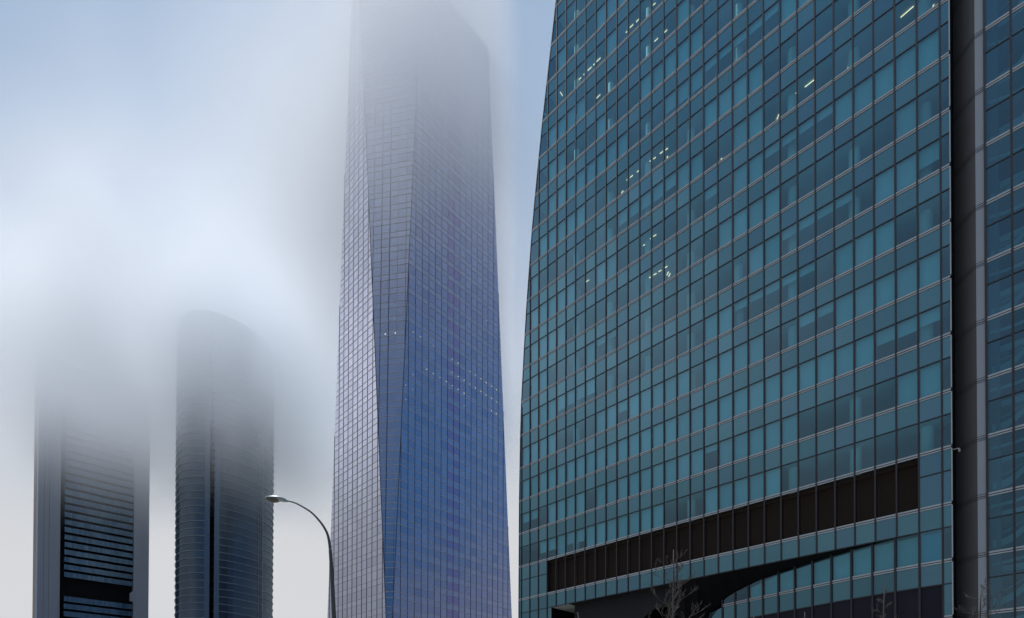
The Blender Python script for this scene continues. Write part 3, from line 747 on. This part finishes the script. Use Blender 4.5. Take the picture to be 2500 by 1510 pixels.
shell(lambda t: wf(t) * 0.93, lambda t: 0.004 + 0.125 * math.sin(math.pi * min(1, max(0, (t - 0.36) / 0.64)) ** 0.9) ** 0.8, upper=False, x0=0.37, x1=0.995).build('lamp_bowl', M['lens'], lp, True)

# ================================================================== 6. BARE TREES
def bare_tree(label, base, h, lean, seed, spread=1.0, dens=1.0, group='bare street trees by the tower entrance'):
    r = random.Random(seed)
    t = thing('bare_tree', label, 'tree', tuple(base), group)
    base = Vector(base)
    trunk = [base]; 
    for i in range(1, 11):
        f = i / 10; trunk.append(base + Vector((lean[0] * f + r.uniform(-.05, .05), lean[1] * f, h * f)))
    m = MB(); m.tube(trunk, [0.11 * (1 - 0.92 * i / 10) + 0.008 for i in range(11)], 8); m.build('trunk', M['bark'], t, True)
    tw = []
    def twig(p, d, L, rad, lvl):
        n = 4; q = [p]; dd = d.normalized()
        for i in range(n):
            dd = (dd + Vector((r.uniform(-.24, .24), r.uniform(-.24, .24), r.uniform(-.10, .30)))).normalized(); q.append(q[-1] + dd * (L / n))
        tw.append((q, rad))
        if lvl < 3:
            for i in range(1, n + 1):
                if r.random() < (1.0 if lvl < 2 else 0.8):
                    a = r.uniform(0, 6.28); sd_ = Vector((math.cos(a), math.sin(a), r.uniform(-0.05, 0.7)))
                    twig(q[i], (dd * 0.9 + sd_ * 0.9), L * r.uniform(0.33, 0.55), rad * 0.55, lvl + 1)
    nb = int(24 * dens)
    for i in range(nb):
        f = 0.34 + 0.62 * (i + r.random() * 0.6) / nb
        k = f * 10; a, b = trunk[int(k)], trunk[min(int(k) + 1, 10)]; p = a + (b - a) * (k - int(k))
        az = i * 2.4 + r.uniform(-.5, .5); L = (1.5 * (1.1 - f) + 0.35) * spread * r.uniform(0.75, 1.15)
        m = MB(); tw.clear()
        twig(p, Vector((math.cos(az), math.sin(az), r.uniform(0.15, 0.55))), L, 0.024 * (1.25 - f), 0)
        for q, rad in tw: m.tube(q, [max(0.0042, rad * (1 - 0.7 * j / (len(q) - 1))) for j in range(len(q))], 4, False)
        m.build('branch', M['bark'], t)
    m = MB(); m.box(base + Vector((-.6, -.6, -0.02)), (1.2, 0, 0), (0, 1.2, 0), (0, 0, 0.05)); m.build('tree_pit', M['soil'], t)
    return t
def ground_at(px, dist): return ((px - 1250) / 1382 * dist, dist, 0)
bare_tree('tallest bare tree, its twiggy crown against the black entrance and brown louvres', ground_at(1650, 22), 8.85, (-0.08, 0.1, 0), 11, 1.0, 1.15)
bare_tree('bare tree whose thin top shows before the navy panels, right of the entrance', ground_at(2155, 24), 7.9, (0.12, 0, 0), 23, 0.62, 0.9)
bare_tree('bare tree rising across the dark slot at the right end of the teal facade', ground_at(2378, 23), 7.75, (0.30, 0, 0), 35, 0.95, 1.0)
bare_tree('single bare treetop just reaching the navy panels at their middle', ground_at(1968, 25), 7.05, (-0.05, 0, 0), 41, 0.4, 0.7)
bare_tree('lowest bare treetop poking up at the left end of the navy panels', ground_at(1846, 25), 6.85, (-0.05, 0, 0), 47, 0.3, 0.6)
bare_tree('small bare treetop before the grey entrance wall beside the black doorway', ground_at(1413, 24), 6.8, (0.0, 0, 0), 53, 0.22, 0.5)

# ================================================================== 7. GROUND
def sheet(name, x0, y0, x1, y1, z, mat, kind='structure', thick=None):
    m = MB()
    if thick: m.box((x0, y0, z - thick), (x1 - x0, 0, 0), (0, y1 - y0, 0), (0, 0, thick))
    else: m.quad([(x0, y0, z), (x1, y0, z), (x1, y1, z), (x0, y1, z)])
    o = m.build(name, mat); o['kind'] = kind; return o
sheet('ground', -3000, -3000, 3000, 3000, -0.14, M['ground'])
def strip(name, a, b, w, z, mat):
    a, b = Vector(a), Vector(b); d = (b - a).normalized(); s_ = Vector((-d.y, d.x, 0)) * (w / 2); m = MB()
    m.quad([a + s_ + Vector((0, 0, z)), b + s_ + Vector((0, 0, z)), b - s_ + Vector((0, 0, z)), a - s_ + Vector((0, 0, z))][::-1]); o = m.build(name, mat); o['kind'] = 'structure'; return o
ra0, ra1 = Vector((26, -40, 0)), Vector((-330, 300, 0))
rd = (ra1 - ra0).normalized(); rs = Vector((rd.y, -rd.x, 0))
off_ = -rs * 10
strip('road', ra0 + off_, ra1 + off_, 14, -0.136, M['asphalt'])
for s_ in (-3.4, 3.4): strip('lane_marking', ra0 + off_ + rs * s_, ra1 + off_ + rs * s_, 0.12, -0.132, M['paint'])
m = MB(); e0, e1 = ra0 + off_ + rs * 7.0, ra1 + off_ + rs * 7.0
m.box(e0 + Vector((0, 0, -0.14)), e1 - e0, rs * 0.3, (0, 0, 0.15)); o = m.build('kerb', M['kerb']); o['kind'] = 'structure'
m = MB(); m.box(e0 + rs * 0.3 + Vector((0, 0, -0.135)), e1 - e0, rs * 330, (0, 0, 0.131)); o = m.build('pavement', M['ground']); o['kind'] = 'structure'

# ================================================================== 8. LOW CLOUD round the tower tops (a body of air, densest high up and to the left)
def cloud():
    t = NT('low_cloud_volume')
    pos = t.n('ShaderNodeNewGeometry').outputs['Position']; s = t.n('ShaderNodeSeparateXYZ'); t.put(s.inputs[0], pos); X, Y, Z = s.outputs
    nz = t.noise(0.013, 4, vec=pos, stretch=(1, 1, 0.6), rough=0.55)
    nb = t.math('SUBTRACT', nz, 0.5)
    # a second, lower bank round the slab tower
    gx = t.math('DIVIDE', t.math('ADD', X, 262.0), 70.0); gy = t.math('DIVIDE', t.math('SUBTRACT', Y, 340.0), 80.0)
    g2 = t.math('EXPONENT', t.math('MULTIPLY', t.math('ADD', t.math('MULTIPLY', gx, gx), t.math('MULTIPLY', gy, gy)), -1.0))
    zz = t.math('ADD', t.math('ADD', Z, t.math('MULTIPLY', g2, 16.0)), t.math('MULTIPLY', nb, 60.0))
    gx = t.math('DIVIDE', t.math('ADD', X, 158.0), 55.0); gy = t.math('DIVIDE', t.math('SUBTRACT', Y, 305.0), 70.0)
    g3 = t.math('EXPONENT', t.math('MULTIPLY', t.math('ADD', t.math('MULTIPLY', gx, gx), t.math('MULTIPLY', gy, gy)), -1.0))
    zz = t.math('ADD', zz, t.math('MULTIPLY', g3, 14.0))
    zr = t.math('POWER', t.ramp(t.math('SUBTRACT', zz, t.math('MULTIPLY', Y, 0.12)), 88.0, 168.0, 0.0, 1.0), 1.3)
    # much thinner towards the right, thinner again at the far left
    xr = t.ramp(X, 8.0, -62.0, 0.10, 1.0)
    xr = t.math('ADD', xr, t.math('MULTIPLY', t.math('MULTIPLY', t.ramp(X, 3.0, -15.0), t.ramp(Z, 138.0, 196.0)), 1.5))
    lm = t.ramp(t.math('ADD', X, t.math('MULTIPLY', Y, 0.72)), 0.0, 112.0, 0.0, 1.0)
    lm = t.math('ADD', lm, t.math('ADD', t.math('MULTIPLY', g2, 0.32), t.math('MULTIPLY', g3, 1.8)))
    fr = t.ramp(t.math('ADD', Y, t.math('MULTIPLY', nb, 40.0)), 105.0, 140.0)
    edge = t.math('MULTIPLY', t.math('MULTIPLY', t.ramp(Y, 460.0, 392.0), t.ramp(Z, 328.0, 290.0)), t.ramp(t.math('SUBTRACT', Z, t.math('MULTIPLY', Y, 0.25)), 190.0, 144.0, 0.06, 1.0))
    edge = t.math('MULTIPLY', edge, t.ramp(Z, 104.0, 132.0))
    edge = t.math('MULTIPLY', edge, t.math('MULTIPLY', t.ramp(X, 58.0, 30.0), t.ramp(X, -478.0, -420.0)))
    # a denser bank that wraps the crystal tower
    ex = t.math('DIVIDE', t.math('ADD', X, 75.0), 60.0); ey = t.math('DIVIDE', t.math('SUBTRACT', Y, 148.0), 52.0)
    rr_ = t.math('ADD', t.math('MULTIPLY', ex, ex), t.math('MULTIPLY', ey, ey))
    bank = t.math('ADD', t.math('MULTIPLY', t.math('EXPONENT', t.math('MULTIPLY', rr_, -1.0)), -0.15), 1.0)
    # a thin, sun-filled break between the round tower and the crystal tower
    for cx_, cw_, ca_ in ((104.0, 42.0, 0.82), (207.0, 24.0, 0.5)):
        gx = t.math('DIVIDE', t.math('ADD', X, cx_), cw_)
        g4 = t.math('MULTIPLY', t.math('EXPONENT', t.math('MULTIPLY', t.math('MULTIPLY', gx, gx), -1.0)), t.ramp(Y, 165.0, 225.0))
        bank = t.math('MULTIPLY', bank, t.math('SUBTRACT', 1.0, t.math('MULTIPLY', g4, ca_)))
    wisp = t.ramp(nz, 0.32, 0.66, 0.35, 1.55)
    d = t.math('MULTIPLY', t.math('MULTIPLY', zr, xr), t.math('MULTIPLY', fr, edge))
    d = t.math('MULTIPLY', t.math('MULTIPLY', d, t.math('MULTIPLY', bank, lm)), t.math('MULTIPLY', wisp, 0.029))
    v = t.n('ShaderNodeVolumePrincipled'); v.inputs['Color'].default_value = (0.972, 0.985, 1.0, 1); v.inputs['Anisotropy'].default_value = 0.0
    t.put(v.inputs['Density'], d)
    t.t.links.new(v.outputs[0], t.out.inputs['Volume'])

    return t.m
try: cm = cloud()
except Exception:
    raise
m = MB(); m.box((-480, 100, 104), (540, 0, 0), (0, 380, 0), (0, 0, 226)); o = m.build('low_cloud', cm); o['kind'] = 'stuff'
o['label'] = 'pale low cloud hiding the tops of the distant towers'
